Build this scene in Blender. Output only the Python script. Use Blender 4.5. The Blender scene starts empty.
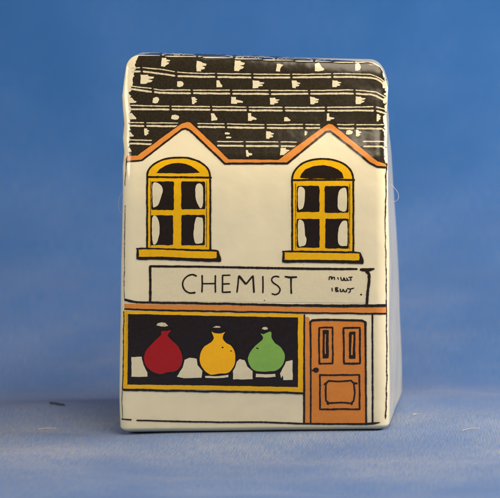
import bpy, bmesh, math, random
from mathutils import Vector, Matrix, noise
from mathutils.bvhtree import BVHTree
from mathutils.geometry import delaunay_2d_cdt

# One scene unit is one centimetre: a porcelain miniature about 3 cm tall on a blue cloth.
R = math.radians
random.seed(7)
scene = bpy.context.scene
C = scene.collection
scene.unit_settings.system = 'METRIC'
scene.unit_settings.scale_length = 0.01

# ------------------------------------------------------------------ camera
S = 0.0084                    # centimetres per photograph pixel on the front of the house
D = 36.0
AZ, EL, ROLL = R(4.0), R(7.2), R(-1.35)
LOOK = Vector((0, 0, 1.560))
FWD = -Vector((math.sin(AZ) * math.cos(EL), -math.cos(AZ) * math.cos(EL), math.sin(EL)))
RIGHT = Vector((math.cos(AZ), math.sin(AZ), 0))
UP = RIGHT.cross(FWD)
RIGHT, UP = RIGHT * math.cos(ROLL) + UP * math.sin(ROLL), UP * math.cos(ROLL) - RIGHT * math.sin(ROLL)
CAM = LOOK - FWD * D


def ray(px, py):
    return (FWD * D + RIGHT * ((px - 250) * S) - UP * ((py - 249) * S)).normalized()


def on_front(px, py, y=0.0):
    d = ray(px, py)
    return CAM + d * ((y - CAM.y) / d.y)


def to_px(p):
    v = p - CAM
    t = D / v.dot(FWD)
    return 250 + v.dot(RIGHT) * t / S, 249 - v.dot(UP) * t / S


cam_data = bpy.data.cameras.new('camera')
cam = bpy.data.objects.new('camera', cam_data)
C.objects.link(cam)
cam.matrix_world = Matrix.Translation(CAM) @ Matrix((RIGHT, UP, -FWD)).transposed().to_4x4()
cam_data.sensor_fit = 'HORIZONTAL'
cam_data.sensor_width = 36
cam_data.lens = 36 * D / (500 * S)
cam_data.clip_start = 0.5
cam_data.clip_end = 500
cam_data.dof.use_dof = True
cam_data.dof.focus_distance = D + 0.05
cam_data.dof.aperture_fstop = 0.8
scene.camera = cam


# ------------------------------------------------------------------ materials
def principled(name, col, rough=0.3, **kw):
    m = bpy.data.materials.new(name)
    m.use_nodes = True
    b = m.node_tree.nodes['Principled BSDF']
    b.inputs['Base Color'].default_value = (*col, 1)
    b.inputs['Roughness'].default_value = rough
    for k, v in kw.items():
        b.inputs[k].default_value = v
    return m, m.node_tree.nodes, m.node_tree.links, b


def add_node(nodes, kind, **kw):
    n = nodes.new(kind)
    for k, v in kw.items():
        setattr(n, k, v)
    return n


def glazed(name, col, var=0.12, rough=0.16, speck=0.0, sss=0.0, mottle=60):
    """Ceramic colour under a wavy clear glaze; fine mottling as in a screen-printed transfer."""
    m, N, L, b = principled(name, col, rough)
    b.inputs['IOR'].default_value = 1.45
    tc = N.new('ShaderNodeTexCoord')
    mot = N.new('ShaderNodeTexNoise')
    mot.inputs['Scale'].default_value = mottle
    mot.inputs['Detail'].default_value = 4
    L.new(tc.outputs['Object'], mot.inputs['Vector'])
    ramp = N.new('ShaderNodeMapRange')
    ramp.inputs['From Min'].default_value = 0.3
    ramp.inputs['From Max'].default_value = 0.7
    ramp.inputs['To Min'].default_value = 1 - var
    ramp.inputs['To Max'].default_value = 1 + var
    L.new(mot.outputs['Fac'], ramp.inputs['Value'])
    mul = add_node(N, 'ShaderNodeVectorMath', operation='SCALE')
    mul.inputs[0].default_value = col
    L.new(ramp.outputs['Result'], mul.inputs['Scale'])
    out = mul.outputs['Vector']
    if speck:
        v = N.new('ShaderNodeTexNoise')
        v.inputs['Scale'].default_value = 34
        v.inputs['Detail'].default_value = 1
        L.new(tc.outputs['Object'], v.inputs['Vector'])
        r2 = N.new('ShaderNodeMapRange')
        r2.inputs['From Min'].default_value = 0.815
        r2.inputs['From Max'].default_value = 0.845
        L.new(v.outputs['Fac'], r2.inputs['Value'])
        mx = add_node(N, 'ShaderNodeMix', data_type='RGBA')
        mx.inputs['B'].default_value = (0.22, 0.12, 0.06, 1)
        L.new(r2.outputs['Result'], mx.inputs['Factor'])
        L.new(out, mx.inputs['A'])
        out = mx.outputs['Result']
    L.new(out, b.inputs['Base Color'])
    # glaze waviness shared by everything printed on the same surface
    n1 = N.new('ShaderNodeTexNoise')
    n1.inputs['Scale'].default_value = 3.2
    n1.inputs['Detail'].default_value = 3
    L.new(tc.outputs['Object'], n1.inputs['Vector'])
    bp = N.new('ShaderNodeBump')
    bp.inputs['Strength'].default_value = 0.22
    bp.inputs['Distance'].default_value = 0.05
    L.new(n1.outputs['Fac'], bp.inputs['Height'])
    L.new(bp.outputs['Normal'], b.inputs['Normal'])
    if sss:
        b.inputs['Subsurface Weight'].default_value = sss
        b.inputs['Subsurface Radius'].default_value = (0.06, 0.045, 0.025)
        b.inputs['Subsurface Scale'].default_value = 1.0
    return m


M = {
    'porcelain': glazed('porcelain', (0.78, 0.695, 0.48), 0.03, 0.10, speck=1, sss=0.12, mottle=5),
    'line': glazed('pale_slate_line', (0.62, 0.54, 0.36), 0.2, 0.16),
    'bare': glazed('bare_porcelain', (0.70, 0.62, 0.42), 0.04, 0.14),
    'ink': glazed('black_ink', (0.018, 0.011, 0.006), 0.2, 0.2),
    'slate': glazed('slate_ink', (0.022, 0.016, 0.008), 0.4, 0.2),
    'glass': glazed('window_ink', (0.016, 0.009, 0.005), 0.25, 0.2),
    'yellow': glazed('yellow_enamel', (0.78, 0.42, 0.004), 0.05, 0.18, mottle=30),
    'orange': glazed('orange_enamel', (0.66, 0.235, 0.04), 0.05, 0.18, mottle=30),
    'door': glazed('door_enamel', (0.64, 0.215, 0.032), 0.05, 0.18, mottle=30),
    'red': glazed('red_enamel', (0.35, 0.009, 0.007), 0.06, 0.18, mottle=30),
    'amber': glazed('amber_enamel', (0.90, 0.45, 0.004), 0.04, 0.18, mottle=30),
    'green': glazed('green_enamel', (0.21, 0.41, 0.075), 0.05, 0.18, mottle=30),
}

# ------------------------------------------------------------------ house body
def table(pts):
    def f(t):
        if t <= pts[0][0]:
            return pts[0][1]
        for (a, va), (b, vb) in zip(pts, pts[1:]):
            if t <= b:
                return va + (vb - va) * (t - a) / (b - a)
        return pts[-1][1]
    return f


def smooth(f, w):
    return lambda t: sum(f(t + w * k / 3.0) for k in range(-3, 4)) / 7.0


def sstep(a, b, t):
    t = min(1, max(0, (t - a) / (b - a)))
    return t * t * (3 - 2 * t)


Z = lambda py: on_front(250, py).z
X = lambda px, py: on_front(px, py).x
EAVE = Z(160)
TOP = Z(63)
# the moulded outline of the front, bottom to top (photograph px -> centimetres)
LEFT = smooth(table([(Z(y), X(x, y)) for x, y in
        [(120, 431), (119, 405), (119, 380), (119.4, 330), (121, 250), (121.5, 150), (119.5, 110), (119, 95), (120, 80), (121.5, 70), (123, 60), (124, 52)]]), 0.05)
RIGHT_X = smooth(table([(Z(y), X(x, y)) for x, y in
        [(388.5, 431), (388.8, 380), (388.5, 300), (388, 200), (387.5, 160), (386.8, 130), (387.5, 110), (386.5, 90), (384.5, 80), (382, 70), (379, 60)]]), 0.05)
FRONT_Y = smooth(table([(0, 0.0), (Z(190), 0.0), (EAVE, 0.035), (Z(130), 0.14), (TOP + 0.2, 0.34)]), 0.06)
BACK_Y = smooth(table([(0, 1.86), (Z(330), 1.72), (EAVE, 1.38), (TOP - 0.05, 0.62), (TOP + 0.2, 0.58)]), 0.1)
FLARE = smooth(table([(0, 0.06), (Z(300), 0.04), (EAVE, -0.02), (TOP, -0.02)]), 0.1)


def body_mesh():
    a, dep, h, r = 1.0, 1.8, 3.0, 0.095
    def axis(half):
        inner = half - r
        c = [-(inner + r * math.tan(R(45) * k / 7)) for k in range(7, 0, -1)]
        n = 26
        mid = [-inner + 2 * inner * k / n for k in range(n + 1)]
        return c + mid + [-v for v in reversed(c)]
    halves = (a, dep / 2, h / 2)
    ax = [axis(v) for v in halves]
    bm = bmesh.new()
    seen = {}
    def vert(q):
        key = tuple(round(v, 5) for v in q)
        if key in seen:
            return seen[key]
        inner = Vector([max(-(H - r), min(H - r, v)) for v, H in zip(q, halves)])
        d = Vector(q) - inner
        p = inner + d.normalized() * r
        fx, fy, fz = (p.x + a) / (2 * a), (p.y + dep / 2) / dep, (p.z + h / 2) / h
        zz = fz * h                              # tighter rounding at the foot than at the ridge
        fz = (zz * 0.5 if zz < r else zz - 0.5 * r) / (h - 0.5 * r)
        top = TOPL + (TOPR - TOPL) * sstep(0.0, 1.0, fx * 0.75 + 0.1)
        z = fz * top
        xl, xr = LEFT(z), RIGHT_X(z)
        fl = FLARE(z)
        x = xl + fx * (xr - xl) + fy * fl * (2 * fx - 1)
        yf, yb = FRONT_Y(z), BACK_Y(z)
        y = yf + fy * (yb - yf)
        # slight cushion of the moulded faces and hand-cast unevenness
        y -= 0.04 * (1 - (2 * fx - 1) ** 2) * (1 - fy) * sstep(0, 0.2, fz)
        co = Vector((x, y, z))
        w = noise.noise(co * 1.7) * 0.008 + noise.noise(co * 5.0) * 0.0025 * sstep(EAVE - 0.3, EAVE, z)
        edge = sstep(0.42, 0.5, abs(fx - 0.5)) * sstep(EAVE - 0.2, EAVE + 0.1, z)
        w += edge * noise.noise(Vector((3.1, 7.7, z * 7.5))) * 0.02
        co.x += w * (1 if fx > 0.5 else -1)
        co.y += w * 0.6
        v = bm.verts.new(co)
        seen[key] = v
        return v
    for k in range(3):
        i, j = (k + 1) % 3, (k + 2) % 3
        for sgn in (-1, 1):
            for u0, u1 in zip(ax[i], ax[i][1:]):
                for v0, v1 in zip(ax[j], ax[j][1:]):
                    q = []
                    for (uu, vv) in ((u0, v0), (u1, v0), (u1, v1), (u0, v1)):
                        p = [0, 0, 0]
                        p[k], p[i], p[j] = sgn * halves[k], uu, vv
                        q.append(vert(p))
                    if sgn < 0:
                        q.reverse()
                    try:
                        bm.faces.new(q)
                    except ValueError:
                        pass
    bmesh.ops.recalc_face_normals(bm, faces=bm.faces)
    return bm


TOPL, TOPR = Z(55.5), Z(68.5)
bm_body = body_mesh()
BVH = BVHTree.FromBMesh(bm_body)

house = bpy.data.objects.new('porcelain_house', None)
C.objects.link(house)
house.location = (0, 0, 0)
house.empty_display_size = 0.3
house['label'] = 'small glossy cream porcelain shop with black tiled roof and CHEMIST sign standing on blue cloth'
house['category'] = 'miniature house'


def link(name, bm, mats, parent, label=None):
    me = bpy.data.meshes.new(name)
    bm.to_mesh(me)
    bm.free()
    for m in mats:
        me.materials.append(m)
    for p in me.polygons:
        p.use_smooth = True
    o = bpy.data.objects.new(name, me)
    C.objects.link(o)
    if parent:
        o.parent = parent
    if label:
        o['label'] = label
    return o


body = link('body', bm_body, [M['porcelain']], house)

# ------------------------------------------------------------------ printing on the glaze
def surface(px, py):
    for k in range(80):
        d = ray(px, py)
        loc, nor, idx, dist = BVH.ray_cast(CAM, d)
        if loc is not None:
            return loc, nor
        v = Vector((254 - px, 250 - py)).normalized() * 0.4
        px, py = px + v.x, py + v.y
    raise RuntimeError('off the house')


LAYER = 0.0009
_tick = [0]


def wob(x, y, seed, f=0.25):
    return noise.noise(Vector((x * f, y * f, seed * 3.7)))


class Print:
    """Collects transfer shapes (photograph px) that become one mesh lying on the glaze."""
    def __init__(self):
        self.bm = bmesh.new()
        self.mats = []

    def slot(self, m):
        if m not in self.mats:
            self.mats.append(m)
        return self.mats.index(m)

    def fill(self, pts, mat, layer, jit=0.25, step=None):
        seed = random.random() * 50
        out = []
        n = len(pts)
        for i in range(n):                       # resample the outline about every 1.2 px
            a, b = Vector(pts[i]), Vector(pts[(i + 1) % n])
            k = max(1, int((b - a).length / 1.2))
            for t in range(k):
                p = a.lerp(b, t / k)
                out.append(Vector((p.x + jit * wob(p.x, p.y, seed), p.y + jit * wob(p.x, p.y, seed + 9))))
        xs, ys = [p.x for p in out], [p.y for p in out]
        x0, x1, y0, y1 = min(xs), max(xs), min(ys), max(ys)
        verts = list(out)
        gx = []
        x = x0
        while x < x1:
            gx.append(x)
            x += 1.2 if (x < 134 or x > 374) else 2.5
        gy = []
        y = y0
        while y < y1:
            gy.append(y)
            y += 1.2 if (y < 72 or y > 418) else 2.5
        for x in gx:
            for y in gy:
                ins = False
                j = len(out) - 1
                for i in range(len(out)):
                    if (out[i].y > y) != (out[j].y > y) and x < (out[j].x - out[i].x) * (y - out[i].y) / (out[j].y - out[i].y) + out[i].x:
                        ins = not ins
                    j = i
                if ins:
                    verts.append(Vector((x, y)))
        m = len(out)
        r = delaunay_2d_cdt(verts, [(i, (i + 1) % m) for i in range(m)], [], 2 if m < 3 else 1, 1e-4)
        vs, fs = r[0], r[2]
        # keep only triangles whose centre lies inside the outline
        keep = []
        for f in fs:
            cx = sum(vs[i].x for i in f) / len(f)
            cy = sum(vs[i].y for i in f) / len(f)
            ins = False
            j = m - 1
            for i in range(m):
                if (out[i].y > cy) != (out[j].y > cy) and cx < (out[j].x - out[i].x) * (cy - out[i].y) / (out[j].y - out[i].y) + out[i].x:
                    ins = not ins
                j = i
            if ins:
                keep.append(f)
        self._emit(vs, keep, mat, layer)

    def _emit(self, vs, fs, mat, layer):
        _tick[0] = (_tick[0] + 1) % 9
        off = LAYER * layer + 0.00005 * _tick[0]
        s = self.slot(mat)
        bv = {}
        for f in fs:
            q = []
            for i in f:
                if i not in bv:
                    loc, nor = surface(vs[i].x, vs[i].y)
                    bv[i] = self.bm.verts.new(loc + nor * off)
                q.append(bv[i])
            if len(set(q)) < 3:
                continue
            try:
                fc = self.bm.faces.new(q)
            except ValueError:
                continue
            fc.normal_update()
            if fc.normal.dot(FWD) > 0:
                fc.normal_flip()
            fc.material_index = s

    def stroke(self, pts, w, mat, layer, closed=False, jit=0.22, vary=0.22, curve=False, cap=True):
        """An inked line with an uneven hand-drawn width; w may be a number or one width per point."""
        seed = random.random() * 50
        ws = list(w) if isinstance(w, (list, tuple)) else [w] * len(pts)
        P = [Vector(p) for p in pts]
        if closed:
            P.append(P[0]); ws.append(ws[0])
        path, wid = [], []
        for i in range(len(P) - 1):
            a, b = P[i], P[i + 1]
            p0 = P[i - 1] if i > 0 else (P[-2] if closed else a)
            p3 = P[i + 2] if i + 2 < len(P) else (P[1] if closed else b)
            k = max(2, int((b - a).length / 0.9))
            for t in range(k):
                u = t / k
                if curve:
                    q = 0.5 * ((2 * a) + (b - p0) * u + (2 * p0 - 5 * a + 4 * b - p3) * u * u + (3 * a - p0 - 3 * b + p3) * u ** 3)
                else:
                    q = a.lerp(b, u)
                path.append(q)
                wid.append(ws[i] * (1 - u) + ws[i + 1] * u)
        if not closed:
            path.append(P[-1]); wid.append(ws[-1])
        n = len(path)
        vs, fs = [], []
        for i, p in enumerate(path):
            if closed:
                t = path[(i + 1) % n] - path[i - 1]
            else:
                t = path[min(i + 1, n - 1)] - path[max(i - 1, 0)]
            t = t.normalized() if t.length > 1e-6 else Vector((1, 0))
            nn = Vector((-t.y, t.x))
            hw = 0.94 * wid[i] / 2 * (1 + vary * (wob(p.x, p.y, seed, 0.45) + 0.5 * wob(p.x, p.y, seed + 3, 1.3)))
            if cap and not closed and i in (0, n - 1):
                hw *= 0.6
            c = p + Vector((jit * wob(p.x, p.y, seed + 5, 0.12), jit * wob(p.x, p.y, seed + 7, 0.12)))
            vs += [c + nn * hw, c - nn * hw]
        m = n if closed else n - 1
        for i in range(m):
            j = (i + 1) % n
            fs.append((2 * i, 2 * i + 1, 2 * j + 1, 2 * j))
        self._emit(vs, fs, mat, layer)

    def disc(self, x, y, rx, ry, mat, layer, jit=0.3):
        self.fill([(x + rx * math.cos(k * math.pi / 8), y + ry * math.sin(k * math.pi / 8)) for k in range(16)], mat, layer, jit)

    def link(self, name, parent, label=None):
        return link(name, self.bm, self.mats, parent, label)


def rounded(x0, y0, x1, y1, r=1.2):
    o = []
    for cx, cy, a0 in ((x1 - r, y1 - r, 0), (x0 + r, y1 - r, 90), (x0 + r, y0 + r, 180), (x1 - r, y0 + r, 270)):
        for k in range(4):
            a = R(a0 + k * 30)
            o.append((cx + r * math.cos(a), cy + r * math.sin(a)))
    return o


def spline(pts, k=5):
    """Closed Catmull-Rom outline through the points."""
    o = []
    n = len(pts)
    P = [Vector(p) for p in pts]
    for i in range(n):
        p0, a, b, p3 = P[i - 1], P[i], P[(i + 1) % n], P[(i + 2) % n]
        for t in range(k):
            u = t / k
            o.append(tuple(0.5 * ((2 * a) + (b - p0) * u + (2 * p0 - 5 * a + 4 * b - p3) * u * u + (3 * a - p0 - 3 * b + p3) * u ** 3)))
    return o


# ---- roof: dark slates, pale course lines and chipped corners
roof = Print()
lower = [(386, 164.5), (378.5, 161.8), (332.5, 124), (328.5, 123.4), (324, 126), (278.3, 159.5), (228.7, 158.8), (191, 122.5), (187.3, 121.8), (181.3, 123.4), (137, 155.8), (129, 156)]
left = []
y = 154
while y > 60:
    left.append((128.6 + (0 if y > 95 else (95 - y) * 0.20) + 1.0 + 2.6 * noise.noise(Vector((y * 0.33, 2.2, 5.1))) + random.uniform(-0.5, 0.9), y))
    y -= 1.1
top = [(139, 54.6), (150, 53.2), (175, 52.4), (200, 52.2), (230, 53.4), (260, 55.6), (300, 57.8), (330, 59.6), (355, 61), (372, 63), (380, 67.5), (384.5, 74), (387, 84)]
right_side = [(386.5 + random.uniform(-3.4, 0.6) - (0.8 if yy > 110 else 0), yy) for yy in range(90, 160, 2)]
roof.fill(lower + left + top + right_side, M['slate'], 1, jit=0.3)


def course(upper, lower_l, joints, x0, x1, w1=1.15, w2=1.9):
    """Two pale lines along the top of a row of slates, broken at each joint."""
    fu, fl = table(upper), table(lower_l)
    edges = [x0] + joints + [x1]
    for a, b in zip(edges, edges[1:]):
        a2 = a + (1.1 if a != x0 else 0)
        b2 = b - (1.0 if b != x1 else 0)
        if b2 - a2 < 2:
            continue
        n = max(2, int((b2 - a2) / 5))
        xs = [a2 + (b2 - a2) * k / n for k in range(n + 1)]
        roof.stroke([(x, fu(x)) for x in xs], w1, M['line'], 2, jit=0.3, vary=0.35)
        roof.stroke([(x + 0.3, fl(x)) for x in xs], w2, M['line'], 2, jit=0.3, vary=0.3)


course([(131, 68), (140, 67.6), (160, 69), (176, 72), (190, 73.2), (260, 74.2), (300, 74.4), (345, 73.6), (372, 74.6), (383, 80), (387, 84)],
       [(131, 71.3), (142, 71.4), (160, 73.6), (176, 76), (200, 76.8), (260, 77.6), (300, 77.4), (350, 76.8), (374, 77.8), (383, 83), (387, 88)],
       [141.3, 176, 216, 252, 291, 332], 131.5, 386.5)
course([(130, 86), (152, 88.6), (160, 90), (260, 90.4), (309, 90.6), (355, 90), (376, 92), (387, 98)],
       [(130, 88.9), (152, 91.9), (160, 92.9), (200, 93.4), (270, 94), (350, 93.5), (374, 94.6), (387, 102)],
       [152.6, 191.8, 231, 269.6, 309, 354.4], 130, 386.5)
course([(128.5, 105.4), (170, 106.2), (260, 107.2), (300, 107.6), (376, 106.8), (387, 110)],
       [(128.5, 109.3), (170, 109.4), (260, 110.4), (300, 110.8), (376, 110.5), (387, 114)],
       [170.4, 211, 247.5, 283.6, 325.8, 374.7], 128.5, 386.5, 1.3, 1.9)
fuA = ([(129, 122.6), (178, 123.2), (260, 124.6), (320, 124.6), (380, 124.6)], [(129, 125.8), (178, 126.4), (260, 128), (320, 128.2), (380, 128.6)])
course(*fuA, [145], 128.6, 178)
course(*fuA, [225.7, 265.5, 304], 197.5, 320)
course(*fuA, [355], 337, 384)
fuB = ([(129, 140), (215, 141.6), (300, 142), (380, 141.4)], [(129, 143.6), (215, 145.8), (300, 146.4), (384, 146.4)])
course(*fuB, [], 128.6, 152)
course(*fuB, [244.5, 279.5], 217, 297)
course(*fuB, [], 363, 384)
# ridge line
tl = table([(161, 55.2), (180, 55), (190, 55.6), (205, 58), (214, 58.2), (234, 57), (260, 58.2), (300, 60), (350, 61.4), (372, 64)])
for a, b in ((162, 196), (198.5, 233), (235.5, 275), (277.5, 313), (315.5, 353), (355.5, 374)):
    n = 7
    roof.stroke([(a + (b - a) * k / n, tl(a + (b - a) * k / n)) for k in range(n + 1)], [2.0] + [2.9] * (n - 1) + [1.8], M['line'], 2, jit=0.4, vary=0.35)
# joints drawn in ink across the ridge line
for x, y in ((161, 53), (197, 53), (234, 54.5), (276, 57.5), (314, 59.5), (354, 61.5)):
    roof.stroke([(x, y), (x, y + 8)], 1.8, M['slate'], 3)


def chip(x, y, w, h, kind):
    """Pale corner of a slate: flat on the left, torn into prongs on the right."""
    q = random.uniform
    if kind == 'L':
        p = [(0, 0), (.35, .02), (.38, .45), (1, .6), (.95, .78), (.5, .85), (.45, 1), (0, 1)]
    elif kind == 'E':
        p = [(0, 0), (.55, .05), (.6, .2), (1, .28), (.95, .42), (.55, .5), (.9, .62), (.85, .75), (.5, .85), (.45, 1), (0, .98)]
    elif kind == 'T':
        p = [(0.15, 0), (1, .12), (.75, .4), (.55, .7), (.5, 1), (0, 1)]
    elif kind == 'D':
        p = [(0, 0.05), (.4, 0), (.75, .5), (1, .75), (.9, .95), (0, 1)]
    else:
        p = [(0.05, .1), (.5, 0), (.9, .2), (1, .5), (.8, .9), (.4, 1), (0, .9)]
    w, h = w * 0.92, h * 0.93
    roof.fill([(x + w * (a + q(-.04, .04)), y + h * (b + q(-.04, .04))) for a, b in p], M['bare'], 2, jit=0.5)


for c in [(161, 57.5, 10, 9.5, 'E'), (196.5, 61, 10.5, 11.5, 'E'), (234.7, 60, 11, 12, 'E'), (276, 63.5, 8, 8.5, 'T'), (315, 63, 10, 9, 'D'), (355, 63, 6.5, 8.5, 'B'),
          (141, 74.5, 14, 10, 'E'), (177, 81, 7, 6.5, 'B'), (216.6, 80, 6.5, 8, 'D'), (253, 80.5, 12.5, 8, 'E'), (292, 80.3, 9, 8.3, 'E'), (332.5, 80.4, 9.5, 7.6, 'E'), (382.5, 82, 4, 7, 'B'),
          (128.8, 97.5, 8, 6, 'D'), (152.6, 97, 7.5, 6.7, 'B'), (192, 97, 6, 7.5, 'E'), (231.4, 97, 13, 7.5, 'L'), (270, 97.7, 10, 7.3, 'E'), (310, 97, 10, 8, 'E'), (356, 96.5, 10, 8, 'E'), (383, 98, 3.5, 6, 'B'),
          (128.6, 113, 8.5, 7, 'D'), (171.5, 114.7, 8.5, 5.4, 'B'), (211.3, 113, 7, 8, 'D'), (248.2, 113, 9, 8.5, 'L'), (284.3, 117, 6.5, 4.5, 'D'), (326.7, 113.4, 8.5, 8, 'L'), (376.5, 114, 5, 7.5, 'E'),
          (128.8, 132, 5.6, 5, 'D'), (144.4, 128.5, 5.3, 7.5, 'E'), (225, 132.5, 5.5, 2.2, 'B'), (226, 136.6, 6, 2, 'B'), (265.8, 131, 9, 8.6, 'E'), (304.2, 130.6, 4, 5.5, 'E'), (346, 130, 7.6, 5, 'B'), (356, 130, 5.6, 7.2, 'E'),
          (128.2, 147.5, 3.5, 5, 'D'), (246, 150, 6.6, 7, 'L'), (280.8, 148, 10, 7.8, 'E')]:
    chip(*c)
# inked joints below the course lines
for x, y0, y1 in ((145, 123, 127), (225.7, 124, 128), (265.5, 125, 139), (304, 125, 138), (355, 125, 137), (244.5, 142, 148), (279.5, 142, 156), (376, 112, 122), (381.5, 114, 121)):
    roof.stroke([(x, y0), (x, y1)], 1.4, M['slate'], 3)
for yy in (76, 92.3, 108.5, 126, 143.5):
    roof.stroke([(379, yy), (386.5, yy + 4)], 0.9, M['slate'], 3)
roof.link('roof', house, 'black slate roof print with pale course lines')

# ---- orange roof trim over the two gables
trim = Print()
up_e = [(126.5, 156), (136.8, 155.6), (181.3, 123.2), (187.3, 121.6), (191, 122.4), (228.7, 158.8), (278.3, 159.4), (324, 126), (328.8, 123.4), (332.5, 124), (378.5, 161.6), (386, 164.6)]
lo_e = [(386, 167.6), (377, 166.7), (370, 163), (330.5, 131.4), (326.5, 131.6), (287.4, 163.4), (225, 163.7), (190, 130.5), (185.4, 128.6), (182, 129.5), (142, 160.4), (126.5, 161.6)]
trim.fill(up_e + lo_e, M['orange'], 4, jit=0.3)
trim.stroke(list(reversed(lo_e)), [1.8] * 4 + [2.1] * 8, M['ink'], 5, jit=0.3)
trim.stroke(up_e[1:-1], 0.9, M['ink'], 5, jit=0.3)
trim.link('roof_trim', house)


# ---- the two arched sash windows
def window(arch_out, arch_in, frame, panes, curtains, sill, line_y, label):
    w = Print()
    x0, x1, y1 = frame
    w.fill(arch_out + [(x1, line_y[1]), (x1, y1), (x0, y1), (x0, line_y[0])], M['yellow'], 4)
    w.stroke([(x0, y1)] + [(x0, line_y[0])] + arch_out + [(x1, line_y[1])] + [(x1, y1)], 2.0, M['ink'], 5, jit=0.3)
    w.stroke([(x0, line_y[0]), (x1 + 1.6, line_y[1])], 2.1, M['ink'], 5)
    w.stroke([(x0 + 3.4, line_y[0] + 3.5), (x0 + 3.6, y1 - 3)], 0.6, M['ink'], 5, vary=0.6)
    w.stroke([(x1 - 3.6, line_y[1] + 3.5), (x1 - 3.8, y1 - 3)], 0.6, M['ink'], 5, vary=0.6)
    o = w.link('window', house, label)
    g = Print()
    g.fill(arch_in, M['glass'], 5, jit=0.3)
    g.link('arched_pane', o)
    for p in panes:
        g = Print()
        g.fill(rounded(*p, 1.3), M['glass'], 5, jit=0.5)
        g.link('pane', o)
    for c in curtains:
        g = Print()
        g.fill(spline(c), M['bare'], 6, jit=0.3)
        g.link('curtain', o)
    s = Print()
    xl, yl, xr, yr, hh = sill
    s.fill(spline([(xl - 1, yl + 2), (xl, yl - .4), (xl + 20, yl + (yr - yl) * .25 - .5), (xr - 20, yr - .5), (xr, yr), (xr + 4, yr + 3), (xr + 6, yr + hh + 2.5), (xr, yr + hh + 3), (xr - 20, yr + hh + 2.5), (xl + 20, yl + hh + 2.5), (xl + 1, yl + hh + 2.6), (xl - 1.5, yl + hh)]), M['ink'], 6, jit=0.4)
    s.fill(spline([(xl + 1.1, yl + 2.6), (xl + 2.4, yl + 1.4), (xl + 25, yl + 1.6), (xr - 22, yr + 1.5), (xr, yr + 1.9), (xr + 1.6, yr + 3.6), (xr + 1.6, yr + hh - 1.6), (xr - 1, yr + hh - .4), (xr - 22, yr + hh - .7), (xl + 25, yl + hh - .4), (xl + 2.6, yl + hh - .3), (xl + 1.1, yl + hh - 1.6)]), M['yellow'], 7, jit=0.3)
    s.link('sill', o)


def arch(x0, x1, top, y0, y1, e=2.15):
    o = []
    for k in range(1, 32):
        a = math.pi * (1 - k / 32)
        c, q = math.cos(a), math.sin(a)
        base = y0 + (y1 - y0) * (c + 1) / 2
        o.append(((x0 + x1) / 2 + (x1 - x0) / 2 * math.copysign(abs(c) ** (2 / e), c), base - (base - top) * q ** (2 / e)))
    return o


A1 = arch(147.2, 210.3, 157.6, 177, 177.6)
I1 = [(156.5, 172.8), (160, 169), (165.5, 165.6), (171, 163.8), (177.8, 163), (185, 163.8), (191, 166), (196.5, 169.4), (200, 172.6), (195, 173), (178, 173.4), (160, 173)]
window(A1, I1, (147.2, 210.3, 250), [(151.4, 181.4, 173.9, 210), (181.3, 181.4, 205.2, 209.3), (150.6, 215.2, 173.2, 245), (181.4, 214.8, 205, 245.2)],
       [[(152.9, 184), (159.6, 184), (162.8, 189), (161.5, 196), (158.5, 204), (155, 207), (152.9, 205)],
        [(196.4, 185), (202.3, 185), (203.2, 200), (202, 207), (199.3, 207), (195.6, 197)],
        [(152.3, 217.7), (157.6, 217.7), (159.7, 230), (157, 242), (152.8, 242.8)],
        [(195.8, 218.6), (200, 217.4), (203, 220.5), (203, 240), (200.7, 243), (195.6, 243), (193.6, 235)]],
       (138, 248, 215, 249.6, 9), (177, 177.6), 'yellow arched window above the left end of the sign')
A2 = arch(292.2, 353.3, 158.9, 180, 179.8)
I2 = [(300, 177.6), (301.5, 173.5), (305.5, 169.4), (313.5, 166), (323, 165), (331, 166.6), (338, 169.4), (342, 172.6), (343.8, 178.4), (335, 178.8), (320, 178.6), (306, 178.6)]
window(A2, I2, (292.2, 353.3, 252), [(296.8, 185.8, 319.4, 212), (324.7, 186, 348.6, 212.6), (296.8, 218.8, 319.6, 247.6), (325.3, 218.6, 348.8, 248.4)],
       [[(298.3, 188.4), (304, 188.4), (305, 196), (303.4, 206.5), (300.6, 209.4), (298.3, 207.6)],
        [(340.6, 189), (346.4, 189.6), (346.4, 209.6), (340, 210.4), (337.7, 205), (338.1, 195)],
        [(298.3, 221.4), (303, 221), (304.6, 227), (305, 234.6), (306.4, 239), (305.6, 244.6), (302, 246), (298.4, 244)],
        [(342.3, 221.2), (346.6, 221), (347.4, 225), (347.3, 243.6), (345, 245.8), (339.5, 245), (337.9, 239), (338.7, 228.6)]],
       (283.8, 251, 357.6, 251.6, 9), (180, 179.8), 'yellow arched window above the right end of the sign')

# ---- sign board
sign = Print()
sign.fill([(150.5, 266.2), (260, 267.8), (366, 269.2), (368.5, 275), (367, 303), (151, 301)], M['bare'], 2, jit=0.1)
sign.stroke([(149.6, 266.2), (200, 266.6), (250, 267.6), (310, 268.7), (357.6, 269)], [2.4, 2.2, 2.3, 2.6, 2.2], M['ink'], 5)
sign.stroke([(359.8, 269.4), (364, 269.8), (369, 269.6), (374.6, 268.6)], [2.4, 3.6, 3.8, 1.4], M['ink'], 5)
sign.stroke([(150.2, 265.6), (150.4, 285), (150.2, 302)], 2.5, M['ink'], 5)
sign.stroke([(366, 270.5), (369, 274), (369, 281), (367.6, 292), (366.8, 304)], [4, 3.2, 3, 2.8, 3], M['ink'], 5)
sign.disc(361, 294.4, 0.9, 0.9, M['ink'], 5)
sign.disc(264.5, 300.4, 0.6, 0.5, M['ink'], 5)
sign_o = sign.link('sign_board', house)
tx = Print()
LW = 1.65
def glyph(pts, w=LW, curve=False):
    tx.stroke(pts, w, M['ink'], 5, jit=0.1, vary=0.12, curve=curve)
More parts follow.
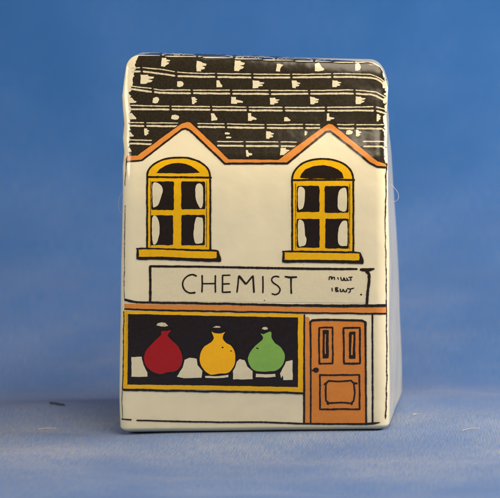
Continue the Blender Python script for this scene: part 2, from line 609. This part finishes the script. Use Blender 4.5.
glyph([(196.8, 276.2), (192.5, 274.5), (187.5, 276), (183.7, 280), (182.7, 285), (184.8, 290), (189.5, 292.8), (195.6, 292.4)], [2.0, 1.7, 1.5, 1.5, 1.6, 1.6, 1.7, 2.1], True)
glyph([(202.1, 274.8), (202.3, 284), (201.9, 292.4)])
glyph([(215.4, 275), (215.3, 284), (215.5, 292.6)])
glyph([(202.2, 283.6), (215.3, 283.4)], 1.5)
glyph([(222.6, 274.6), (222.5, 284), (222.4, 292.6)])
glyph([(222.2, 275.2), (230.6, 275)], 1.5)
glyph([(222.4, 283.9), (230, 283.6)], 1.5)
glyph([(222.2, 292.2), (231, 291.9)], 1.7)
glyph([(238.8, 275.6), (238, 284), (237, 292.6)])
glyph([(238.8, 275.4), (242.5, 280), (246, 284.2)], 2.2)
glyph([(246, 284.2), (249.6, 279.6), (253, 275.5)], 1.7)
glyph([(253, 275.3), (253.5, 284), (254, 292.8)], 1.9)
glyph([(262.9, 275.8), (263, 284), (262.9, 293.2)])
glyph([(279.4, 277), (275.8, 276.2), (272.6, 277.4), (271.7, 280.2), (273.6, 283), (277.6, 285.6), (280, 289), (278.8, 292.8), (275.2, 294.5), (271.6, 293.4)], 1.6, True)
glyph([(284.6, 276.4), (289, 277.2), (297.2, 277)], [1.6, 2.2, 1.7])
glyph([(291, 277.2), (291, 285), (291.3, 293.8)], [2.1, 1.6, 1.9])
tx.link('lettering', sign_o)
for rows_of_writing in (([(329, 280), (329.4, 276.8), (331.2, 276.6), (332, 279.6)], [(332, 279.6), (332.6, 277), (334.4, 277.2), (334.6, 279.8)],
            [(337.6, 277), (338.4, 279.6)], [(340.6, 276.8), (341.2, 280), (343.4, 280.2), (343.8, 277.2)], [(343.8, 277.2), (345, 280.4), (347, 280)],
            [(346.4, 277.4), (347.8, 280.4), (349.4, 280)], [(348.4, 277.2), (352.6, 277)], [(350.6, 277.4), (350.8, 280.8)]),
            ([(332, 287.6), (332.4, 291.4)], [(335.4, 287.4), (335.8, 291.4), (338.4, 291.2), (336.4, 289.2), (338, 287.8), (335.6, 287.4)],
            [(340, 288.4), (340.4, 291.4), (342.6, 291.2), (343, 288.8)], [(343, 289), (344.4, 291.6), (346.4, 291.2), (346.6, 289)],
            [(347, 288.2), (350, 289), (354.2, 287.8)], [(350.8, 288.8), (350.2, 291.4), (348.4, 292.8)])):
    sm = Print()
    for pts in rows_of_writing:
        sm.stroke(pts, 1.3, M['ink'], 5, jit=0.15, vary=0.35)
    sm.link('small_writing', sign_o)

# ---- orange cornice band under the sign
co = Print()
co.fill([(124.6, 303.6), (150, 304.4), (200, 304.8), (260, 306.2), (320, 307.4), (386.4, 307.6), (386.4, 312.8), (360, 312.9), (320, 312.4), (260, 311), (200, 310), (124.6, 308.6)], M['orange'], 3, jit=0.2)
co.stroke([(124.4, 299.4), (129, 300.8), (137, 302.2), (170, 302.8), (210, 303.4), (260, 304.6), (310, 305.6), (345, 305.8), (386.6, 305.4)], [2.8, 2.6, 2.2, 2.3, 2.3, 2.4, 2.8, 3, 3], M['ink'], 5, jit=0.4)
co.stroke([(124.4, 309), (160, 310.2), (210, 311.2), (260, 312), (320, 313), (386.4, 313.6)], 1.7, M['ink'], 5, jit=0.4)
co.link('cornice', house)

# ---- shop window with three carboys
shop = Print()
shop.fill([(127, 312.5), (200, 314.6), (299, 316.4), (299.6, 388), (200, 386), (127, 385)], M['glass'], 3, jit=0.1)
shop_o = shop.link('shop_window', house)
fr = Print()
def bar(p, w):
    fr.stroke(p, w, M['yellow'], 4, jit=0.3, vary=0.1, cap=False)
bar([(124, 312.2), (170, 313.2), (212, 314.2), (260, 315), (303.6, 316)], 3.4)
bar([(126.2, 311), (126, 350), (125.4, 388.6)], 4.2)
bar([(123.6, 386.6), (170, 387), (220, 387.9), (260, 388.6), (303.4, 389.6)], [4.4, 4.4, 4.6, 4.8, 5.2])
bar([(300.6, 314.6), (300.6, 350), (300.8, 391.6)], 5.6)
fr.stroke([(123, 389.6), (150, 390.2), (200, 391.2), (260, 392), (304, 393)], [2.6, 2.2, 2, 2, 2.2], M['ink'], 5, jit=0.4)
fr.stroke([(124.2, 311), (123.6, 350), (122.8, 390)], 0.9, M['ink'], 5, jit=0.4, vary=0.5)
fr.link('window_frame', shop_o)


def zq(ox, oy, pts):
    return [(ox + x / 6.64, oy + y / 6.64) for x, y in pts]


def jar(outline, cap, mat, label):
    g = Print()
    body_line = spline(outline, 3)
    g.stroke(body_line, 3.2, M['glass'], 6, closed=True)
    g.fill(body_line, M[mat], 7, jit=0.3)
    g.fill(cap, M['line'], 7, jit=0.25)
    if mat == 'amber':
        g.disc(175 + 317 / 6.64, 315 + 215 / 6.64, 0.9, 0.8, M['ink'], 8)
        g.disc(175 + 372 / 6.64, 315 + 238 / 6.64, 0.9, 0.6, M['ink'], 8)
    if mat == 'green':
        g.stroke(zq(235, 315, [(140, 218), (158, 222)]), 1.2, M['ink'], 8)
        g.fill(zq(235, 315, [(140, 388), (200, 393), (268, 390), (270, 410), (200, 414), (138, 411)]), M['bare'], 6, jit=0.3)
    if mat == 'amber':
        g.fill(zq(175, 315, [(200, 404), (280, 405), (356, 397), (354, 413), (280, 418), (202, 417)]), M['bare'], 6, jit=0.3)
    g.link('jar', shop_o, label)


jar(zq(115, 305, [(308, 174), (330, 171), (350, 172), (374, 163), (358, 188), (352, 205), (375, 233), (410, 263), (438, 308), (448, 355), (436, 405), (404, 438), (352, 445), (300, 457), (248, 440), (206, 402), (194, 355), (205, 308), (240, 263), (285, 220), (308, 195)]),
    zq(115, 305, [(274, 134), (285, 120), (310, 114), (335, 118), (352, 138), (330, 143), (300, 141)]), 'red', 'round red jar')
jar(zq(175, 315, [(243, 110), (262, 120), (312, 120), (332, 110), (318, 140), (322, 165), (340, 185), (375, 205), (395, 240), (401, 280), (395, 330), (372, 368), (345, 385), (290, 388), (240, 395), (205, 375), (175, 335), (164, 290), (175, 240), (200, 205), (240, 180), (258, 150)]),
    zq(175, 315, [(250, 82), (272, 72), (298, 74), (304, 82), (280, 84)]), 'amber', 'round yellow jar')
jar(zq(235, 315, [(172, 122), (190, 126), (206, 119), (240, 111), (243, 150), (265, 185), (300, 210), (324, 245), (331, 285), (316, 330), (280, 365), (240, 372), (180, 375), (125, 365), (95, 325), (87, 285), (105, 240), (140, 200), (175, 170), (187, 147)]),
    zq(235, 315, [(178, 92), (186, 80), (205, 78), (219, 86), (215, 97), (195, 98)]), 'green', 'round green jar')
for c in (zq(115, 305, [(110, 345), (178, 343), (188, 395), (216, 448), (216, 475), (110, 476)]),
          zq(175, 315, [(12, 408), (50, 350), (66, 296), (100, 284), (145, 290), (150, 330), (182, 372), (176, 416), (60, 420)]),
          zq(175, 315, [(386, 425), (384, 372), (408, 312), (430, 292), (462, 300), (484, 345), (515, 372), (516, 424), (450, 428)]),
          zq(235, 315, [(298, 388), (340, 308), (381, 298), (384, 430), (322, 432), (318, 400), (306, 418)])):
    g = Print()
    g.fill(c, M['bare'], 5, jit=0.4)
    g.link('parcel', shop_o)

# ---- door
dr = Print()
dr.fill([(311, 321), (365, 321), (365.6, 423.4), (311.4, 423.4)], M['door'], 3, jit=0.1)
dr_o = dr.link('door', house)
df = Print()
df.fill([(305, 317), (308.5, 317), (310.6, 322), (310.8, 423), (305, 423)], M['orange'], 3, jit=0.3)
df.stroke([(304.4, 314), (304.2, 350), (304.2, 392), (304, 424)], [1.6, 1.8, 2.3, 2.2], M['ink'], 5)
df.stroke([(310.6, 424), (310.8, 380), (310.6, 340), (310.2, 322), (312.4, 320.2), (325, 319.6), (345, 320), (362, 320.6), (365.4, 322), (365.6, 345), (365.8, 385), (366.2, 424)], [1.7, 1.7, 1.9, 2.2, 2.6, 2.4, 2.2, 2.4, 2.6, 2.2, 2, 2], M['ink'], 5)
df.stroke([(372.3, 314), (372.4, 350), (372.6, 390), (372.6, 423.6)], 1.9, M['ink'], 5)
df.link('door_frame', dr_o)
def rect_line(g, x0, y0, x1, y1, w):
    g.stroke([(x0, y0), (x1, y0 - .2), (x1 + .2, y1), (x0 + .3, y1 + .2)], w, M['ink'], 5, closed=True, jit=0.35, vary=0.3)
g = Print()
rect_line(g, 319, 327.6, 332.6, 363.3, 1.8)
g.fill(rounded(322.7, 330, 328.7, 358.3, 0.9), M['ink'], 5, jit=0.5)
g.stroke([(325.4, 334), (325.2, 345), (325.3, 354)], 1.1, M['door'], 6)
g.link('panel', dr_o)
g = Print()
rect_line(g, 343.6, 327.8, 359.8, 363.3, 2.0)
g.fill(rounded(349, 331.6, 355.4, 358.6, 0.9), M['ink'], 5, jit=0.5)
g.stroke([(352.6, 334.5), (352.2, 345), (351.8, 355)], 1.7, M['door'], 6)
g.link('panel', dr_o)
g = Print()
rect_line(g, 319.8, 375, 359.4, 409, 1.9)
g.stroke([(328.4, 380.8), (340, 381.4), (351, 380.4), (354, 383.4), (354.6, 393), (353.8, 400.4), (351, 403), (340, 402.4), (329, 403), (326, 400.4), (325.6, 392), (326, 383.6)], 1.8, M['ink'], 5, closed=True, jit=0.3)
for p in ([(326.6, 382.4), (323.8, 384.8)], [(353.6, 383), (357.8, 383.4)], [(327, 402.4), (328.6, 405)], [(352.4, 402.6), (351, 405)]):
    g.stroke(p, [2.6, 1.4], M['ink'], 5)
g.link('panel', dr_o)
g = Print()
g.disc(315.9, 370, 2.9, 2.6, M['ink'], 6)
g.stroke([(311.4, 370.4), (315, 370.2)], 1.4, M['ink'], 6)
g.link('door_knob', dr_o)

# ---- thin drawn edges of the facade
ed = Print()
ed.stroke([(121.6, 418.8), (126, 419.2), (131.6, 419.6)], 1.5, M['ink'], 4)
ed.stroke([(136.5, 420.3), (175, 421.2), (220, 422.2), (262, 422), (303, 423.6), (340, 424), (366, 424), (373, 423.4), (380, 422.4)], [1.6, 1.7, 1.7, 1.8, 2, 2, 2.4, 2.4, .8], M['ink'], 4)
ed.link('base_line', house)
ed = Print()
ed.stroke([(386.2, 163), (386.4, 170), (385.6, 176), (386, 186), (385.4, 205), (384.9, 225), (385.6, 250), (386.2, 280), (386.5, 330), (386.6, 375), (386.2, 400), (385.6, 419)], [1.8, .8, 1.3, .7, 1.1, .6, .6, .75, .8, .9, 1.1, 1.2], M['ink'], 4, jit=0.6, vary=0.6)
ed.link('corner_line', house)
ed = Print()
ed.stroke([(126.8, 158), (126.2, 170), (125.3, 186)], [0.9, .45, .5], M['ink'], 4, jit=0.5, vary=0.6)
ed.link('corner_line', house)
ed = Print()
ed.stroke([(125.2, 205), (124.8, 240), (124.4, 275), (124.3, 299)], .45, M['ink'], 4, jit=0.5, vary=0.7)
ed.link('corner_line', house)
ed = Print()
ed.stroke([(122.4, 390), (122.2, 404), (122.7, 418)], .5, M['ink'], 4, jit=0.4, vary=0.6)
ed.link('corner_line', house)

# ------------------------------------------------------------------ cloth
def cloth_profile():
    pts = []
    y = -16.0
    while y < 1.95:
        pts.append((y, 0.0))
        y += 0.12 if y > -6 else 0.4
    ang, y, z = 0.0, 1.95, 0.0
    s = 0.0
    while s < 22:
        pts.append((y, z))
        st = 0.06 if s < 3 else 0.3
        if s < 1.0:
            ang = 20 * sstep(0, 0.7, s)
        else:
            ang = 20 + 58 * sstep(0.4, 7.0, s)
        y += st * math.cos(R(ang)); z += st * math.sin(R(ang))
        s += st
    return pts


def cloth():
    prof = cloth_profile()
    bm = bmesh.new()
    xs = []
    x = -16.0
    while x <= 16.01:
        xs.append(x)
        x += 0.1 if abs(x) < 4 else 0.5
    rows = []
    for (y, z) in prof:
        row = []
        for x in xs:
            v = Vector((x * 0.35, y * 0.8, 0.3))
            # soft folds, pressed flat beneath and around the house
            near = math.exp(-((x / 1.5) ** 4 + ((y - 0.85) / 1.35) ** 4))
            dz = (noise.noise(v) * 0.09 + noise.noise(v * 2.7) * 0.035 + noise.noise(v * 7) * 0.008)
            dz += -0.05 * sstep(-0.2, -4.5, y) * 0
            dz = dz * (1 - near)
            row.append(bm.verts.new((x, y + (dz * 0.5 if z > 0.3 else 0), z + dz - 0.02 * (1 - near))))
        rows.append(row)
    for a, b in zip(rows, rows[1:]):
        for k in range(len(xs) - 1):
            bm.faces.new((a[k], a[k + 1], b[k + 1], b[k]))
    uv = bm.loops.layers.uv.new('weave')
    dist = [0.0]
    for p, q in zip(prof, prof[1:]):
        dist.append(dist[-1] + math.hypot(q[0] - p[0], q[1] - p[1]))
    index = {}
    for j, row in enumerate(rows):
        for v, x in zip(row, xs):
            index[v] = (x, dist[j])
    for f in bm.faces:
        for l in f.loops:
            l[uv].uv = index[l.vert]
    return bm


m, N, L, b = principled('blue_woven_cotton', (0.07, 0.17, 0.42), 0.85)
tc = N.new('ShaderNodeTexCoord')
mp = N.new('ShaderNodeMapping')
mp.inputs['Rotation'].default_value = (0, 0, R(1.5))
L.new(tc.outputs['UV'], mp.inputs['Vector'])
wn = N.new('ShaderNodeTexNoise'); wn.inputs['Scale'].default_value = 2.2; wn.inputs['Detail'].default_value = 3
L.new(mp.outputs['Vector'], wn.inputs['Vector'])
wm = add_node(N, 'ShaderNodeVectorMath', operation='MULTIPLY_ADD')
wm.inputs[1].default_value = (0.012, 0.012, 0)
L.new(wn.outputs['Color'], wm.inputs[0]); L.new(mp.outputs['Vector'], wm.inputs[2])
warp = add_node(N, 'ShaderNodeTexWave', wave_type='BANDS', bands_direction='X', wave_profile='SIN')
warp.inputs['Scale'].default_value = 25; warp.inputs['Distortion'].default_value = 0.3; warp.inputs['Detail'].default_value = 2
weft = add_node(N, 'ShaderNodeTexWave', wave_type='BANDS', bands_direction='Y', wave_profile='SIN')
weft.inputs['Scale'].default_value = 23; weft.inputs['Distortion'].default_value = 0.6; weft.inputs['Detail'].default_value = 2
L.new(wm.outputs['Vector'], warp.inputs['Vector']); L.new(wm.outputs['Vector'], weft.inputs['Vector'])
# thread-by-thread colour: streaks stretched along the warp
st = N.new('ShaderNodeMapping'); st.inputs['Scale'].default_value = (60, 5, 1)
L.new(wm.outputs['Vector'], st.inputs['Vector'])
sn = N.new('ShaderNodeTexNoise'); sn.inputs['Scale'].default_value = 1; sn.inputs['Detail'].default_value = 4; sn.inputs['Roughness'].default_value = .7
L.new(st.outputs['Vector'], sn.inputs['Vector'])
nap = N.new('ShaderNodeTexNoise'); nap.inputs['Scale'].default_value = 55; nap.inputs['Detail'].default_value = 6; nap.inputs['Roughness'].default_value = .7
L.new(tc.outputs['UV'], nap.inputs['Vector'])
patch = N.new('ShaderNodeTexNoise'); patch.inputs['Scale'].default_value = 0.8; patch.inputs['Detail'].default_value = 4
L.new(tc.outputs['UV'], patch.inputs['Vector'])
def math_node(op, a, bb):
    n = add_node(N, 'ShaderNodeMath', operation=op)
    for i, v in enumerate((a, bb)):
        if isinstance(v, (int, float)):
            n.inputs[i].default_value = v
        else:
            L.new(v, n.inputs[i])
    return n.outputs[0]
def remap(v, a, bb, c=0.0, d=1.0):
    n = N.new('ShaderNodeMapRange')
    n.inputs['From Min'].default_value = a; n.inputs['From Max'].default_value = bb
    n.inputs['To Min'].default_value = c; n.inputs['To Max'].default_value = d
    L.new(v, n.inputs['Value'])
    return n.outputs['Result']
th = math_node('MULTIPLY', remap(warp.outputs['Fac'], 0.35, 0.95), remap(sn.outputs['Fac'], 0.2, 0.66))
th = math_node('MULTIPLY', th, remap(weft.outputs['Fac'], 0.2, 0.8, 0.55, 1.1))
th = math_node('MULTIPLY', th, remap(patch.outputs['Fac'], 0.32, 0.66, 0.4, 1.0))
th = math_node('MULTIPLY', th, remap(nap.outputs['Fac'], 0.3, 0.65, 0.5, 1.0))
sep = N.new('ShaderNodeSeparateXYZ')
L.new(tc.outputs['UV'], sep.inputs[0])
th = math_node('MULTIPLY', th, math_node('MULTIPLY', math_node('MULTIPLY', remap(sep.outputs['Y'], 16.5, 17.5, 1.0, 0.55), remap(sep.outputs['Y'], 17.6, 23.0, 1.0, 0.3)), remap(sep.outputs['Y'], 12.0, 15.2, 0.4, 1.0)))  # cream threads thicken near the house: light glints and backdrop haze painted into colour
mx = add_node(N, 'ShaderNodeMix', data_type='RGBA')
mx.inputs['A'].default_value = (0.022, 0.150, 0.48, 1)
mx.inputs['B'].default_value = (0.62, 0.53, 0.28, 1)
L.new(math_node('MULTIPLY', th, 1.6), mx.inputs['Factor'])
mx2 = add_node(N, 'ShaderNodeMix', data_type='RGBA', blend_type='MULTIPLY')
mx2.inputs['Factor'].default_value = 1
L.new(mx.outputs['Result'], mx2.inputs['A'])
cv = N.new('ShaderNodeCombineColor')
tone = math_node('MULTIPLY', remap(weft.outputs['Fac'], 0, 1, 0.85, 1.1), remap(patch.outputs['Fac'], 0.3, 0.7, 0.92, 1.06))
for i in range(3):
    L.new(tone, cv.inputs[i])
L.new(cv.outputs[0], mx2.inputs['B'])
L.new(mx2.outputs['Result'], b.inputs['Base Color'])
hgt = math_node('ADD', math_node('MULTIPLY', warp.outputs['Fac'], weft.outputs['Fac']), math_node('MULTIPLY', nap.outputs['Fac'], 0.8))
bp = N.new('ShaderNodeBump'); bp.inputs['Strength'].default_value = 0.6; bp.inputs['Distance'].default_value = 0.012
L.new(hgt, bp.inputs['Height']); L.new(bp.outputs['Normal'], b.inputs['Normal'])
b.inputs['Sheen Weight'].default_value = 0.28
b.inputs['Sheen Roughness'].default_value = 0.4
b.inputs['Sheen Tint'].default_value = (1.0, 0.82, 0.58, 1)
b.inputs['Specular IOR Level'].default_value = 0.15
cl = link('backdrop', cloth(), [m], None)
cl['kind'] = 'structure'
cl['label'] = 'blue woven cotton cloth swept up behind the miniature'

# ------------------------------------------------------------------ lint and fibres
def tube(bm, pts, rad, seg=6):
    rings = []
    P = [Vector(p) for p in pts]
    for i, p in enumerate(P):
        t = (P[min(i + 1, len(P) - 1)] - P[max(i - 1, 0)]).normalized()
        u = t.cross(Vector((0.3, 0.2, 0.93))).normalized()
        v = t.cross(u)
        rr = rad * (0.35 if i in (0, len(P) - 1) else 0.85 + 0.3 * random.random())
        rings.append([bm.verts.new(p + (u * math.cos(k * 2 * math.pi / seg) + v * math.sin(k * 2 * math.pi / seg)) * rr) for k in range(seg)])
    for a, c in zip(rings, rings[1:]):
        for k in range(seg):
            bm.faces.new((a[k], a[(k + 1) % seg], c[(k + 1) % seg], c[k]))
    bm.faces.new(list(reversed(rings[0]))); bm.faces.new(rings[-1])


def curve_pts(ctrl, k=6):
    o = []
    P = [Vector(p) for p in ctrl]
    for i in range(len(P) - 1):
        p0, a, c, p3 = P[max(i - 1, 0)], P[i], P[i + 1], P[min(i + 2, len(P) - 1)]
        for t in range(k):
            u = t / k
            o.append(0.5 * ((2 * a) + (c - p0) * u + (2 * p0 - 5 * a + 4 * c - p3) * u * u + (3 * a - p0 - 3 * c + p3) * u ** 3))
    o.append(P[-1])
    return o


def loose(name, label, cat, origin, ctrl, rad, mat):
    bm = bmesh.new()
    tube(bm, curve_pts(ctrl), rad)
    o = link(name, bm, [mat], None)
    o.location = origin
    o['label'] = label
    o['category'] = cat
    return o


CLOTH_BVH = BVHTree.FromPolygons([v.co.copy() for v in cl.data.vertices], [list(p.vertices) for p in cl.data.polygons])
def on_cloth(px, py):
    return CLOTH_BVH.ray_cast(CAM, ray(px, py))[0]
dark, *_ = principled('dark_lint', (0.035, 0.035, 0.045), 0.9)
cream, *_ = principled('cream_lint', (0.75, 0.62, 0.42), 0.9)
pale, *_ = principled('pale_fibre', (0.62, 0.60, 0.58), 0.7)
o0 = on_cloth(57, 405.5)
ctrl = [on_cloth(x, yy) - o0 + Vector((0, 0, 0.015)) for x, yy in ((49.5, 404.6), (54, 404.8), (59, 405.6), (64.5, 406.4))]
loose('lint', 'short dark speck of lint on the blue cloth left of the porcelain house', 'lint', o0, ctrl, 0.009, dark)
for (lab, a, c, r_) in (('short cream wisp of lint on the blue cloth left of the porcelain house', (38, 430.3), (57, 429.2), 0.0022),
                        ('tiny cream wisp of lint on the blue cloth right of the porcelain house', (413, 415.6), (420, 415), 0.0026),
                        ('long faint cream thread on the blue cloth far right of the porcelain house', (462, 431.5), (480, 429), 0.0018)):
    q = on_cloth(*a)
    mid = ((a[0] * .6 + c[0] * .4), (a[1] + c[1]) / 2 - 0.7)
    loose('lint', lab, 'lint', q, [on_cloth(*p_) - q + Vector((0, 0, 0.008)) for p_ in (a, mid, c)], r_, cream)
def beside(px, py, dy):
    return on_front(px, py, dy)
o1 = beside(393, 190, 0.6)
ctrl = [beside(x, yy, 0.6) - o1 for x, yy in ((391, 184), (395, 188.5), (398, 193), (398.4, 198), (396, 201), (391.5, 201.5))]
loose('fibre', 'fine pale looped fibre clinging to the right wall of the porcelain house', 'fibre', o1, ctrl, 0.0013, pale)
o2 = beside(120.5, 203, 0.25)
ctrl = [beside(x, yy, 0.25) - o2 for x, yy in ((124, 190), (120.5, 195), (118.6, 203), (119.4, 210), (122.5, 214.5))]
loose('fibre', 'fine pale bowed fibre clinging to the left wall of the porcelain house', 'fibre', o2, ctrl, 0.0014, pale)

# ------------------------------------------------------------------ lamps
def area(name, loc, target, size, power, col):
    d = bpy.data.lights.new(name, 'AREA')
    d.shape = 'DISK'
    d.size = size
    d.energy = power
    d.color = col
    o = bpy.data.objects.new(name, d)
    C.objects.link(o)
    o.location = loc
    o.rotation_euler = (Vector(target) - Vector(loc)).to_track_quat('-Z', 'Y').to_euler()
    return o


area('key_lamp', (3.0, -5.0, 9.0), (0, 0.3, 1.6), 6.0, 850, (1.0, 0.86, 0.66))
area('fill_lamp', (-10, -7, 6), (0, 0, 1.2), 5, 640, (1.0, 0.94, 0.84))
area('side_lamp', (9.5, 0.0, 5.8), (0, 0.6, 1.6), 4, 1250, (1.0, 0.92, 0.80))
w = bpy.data.worlds.new('World')
scene.world = w
w.use_nodes = True
w.node_tree.nodes['Background'].inputs['Color'].default_value = (1.0, 0.93, 0.85, 1)
w.node_tree.nodes['Background'].inputs['Strength'].default_value = 0.16

scene.view_settings.view_transform = 'Standard'
scene.view_settings.look = 'None'
scene.view_settings.exposure = 0
scene.view_settings.gamma = 1
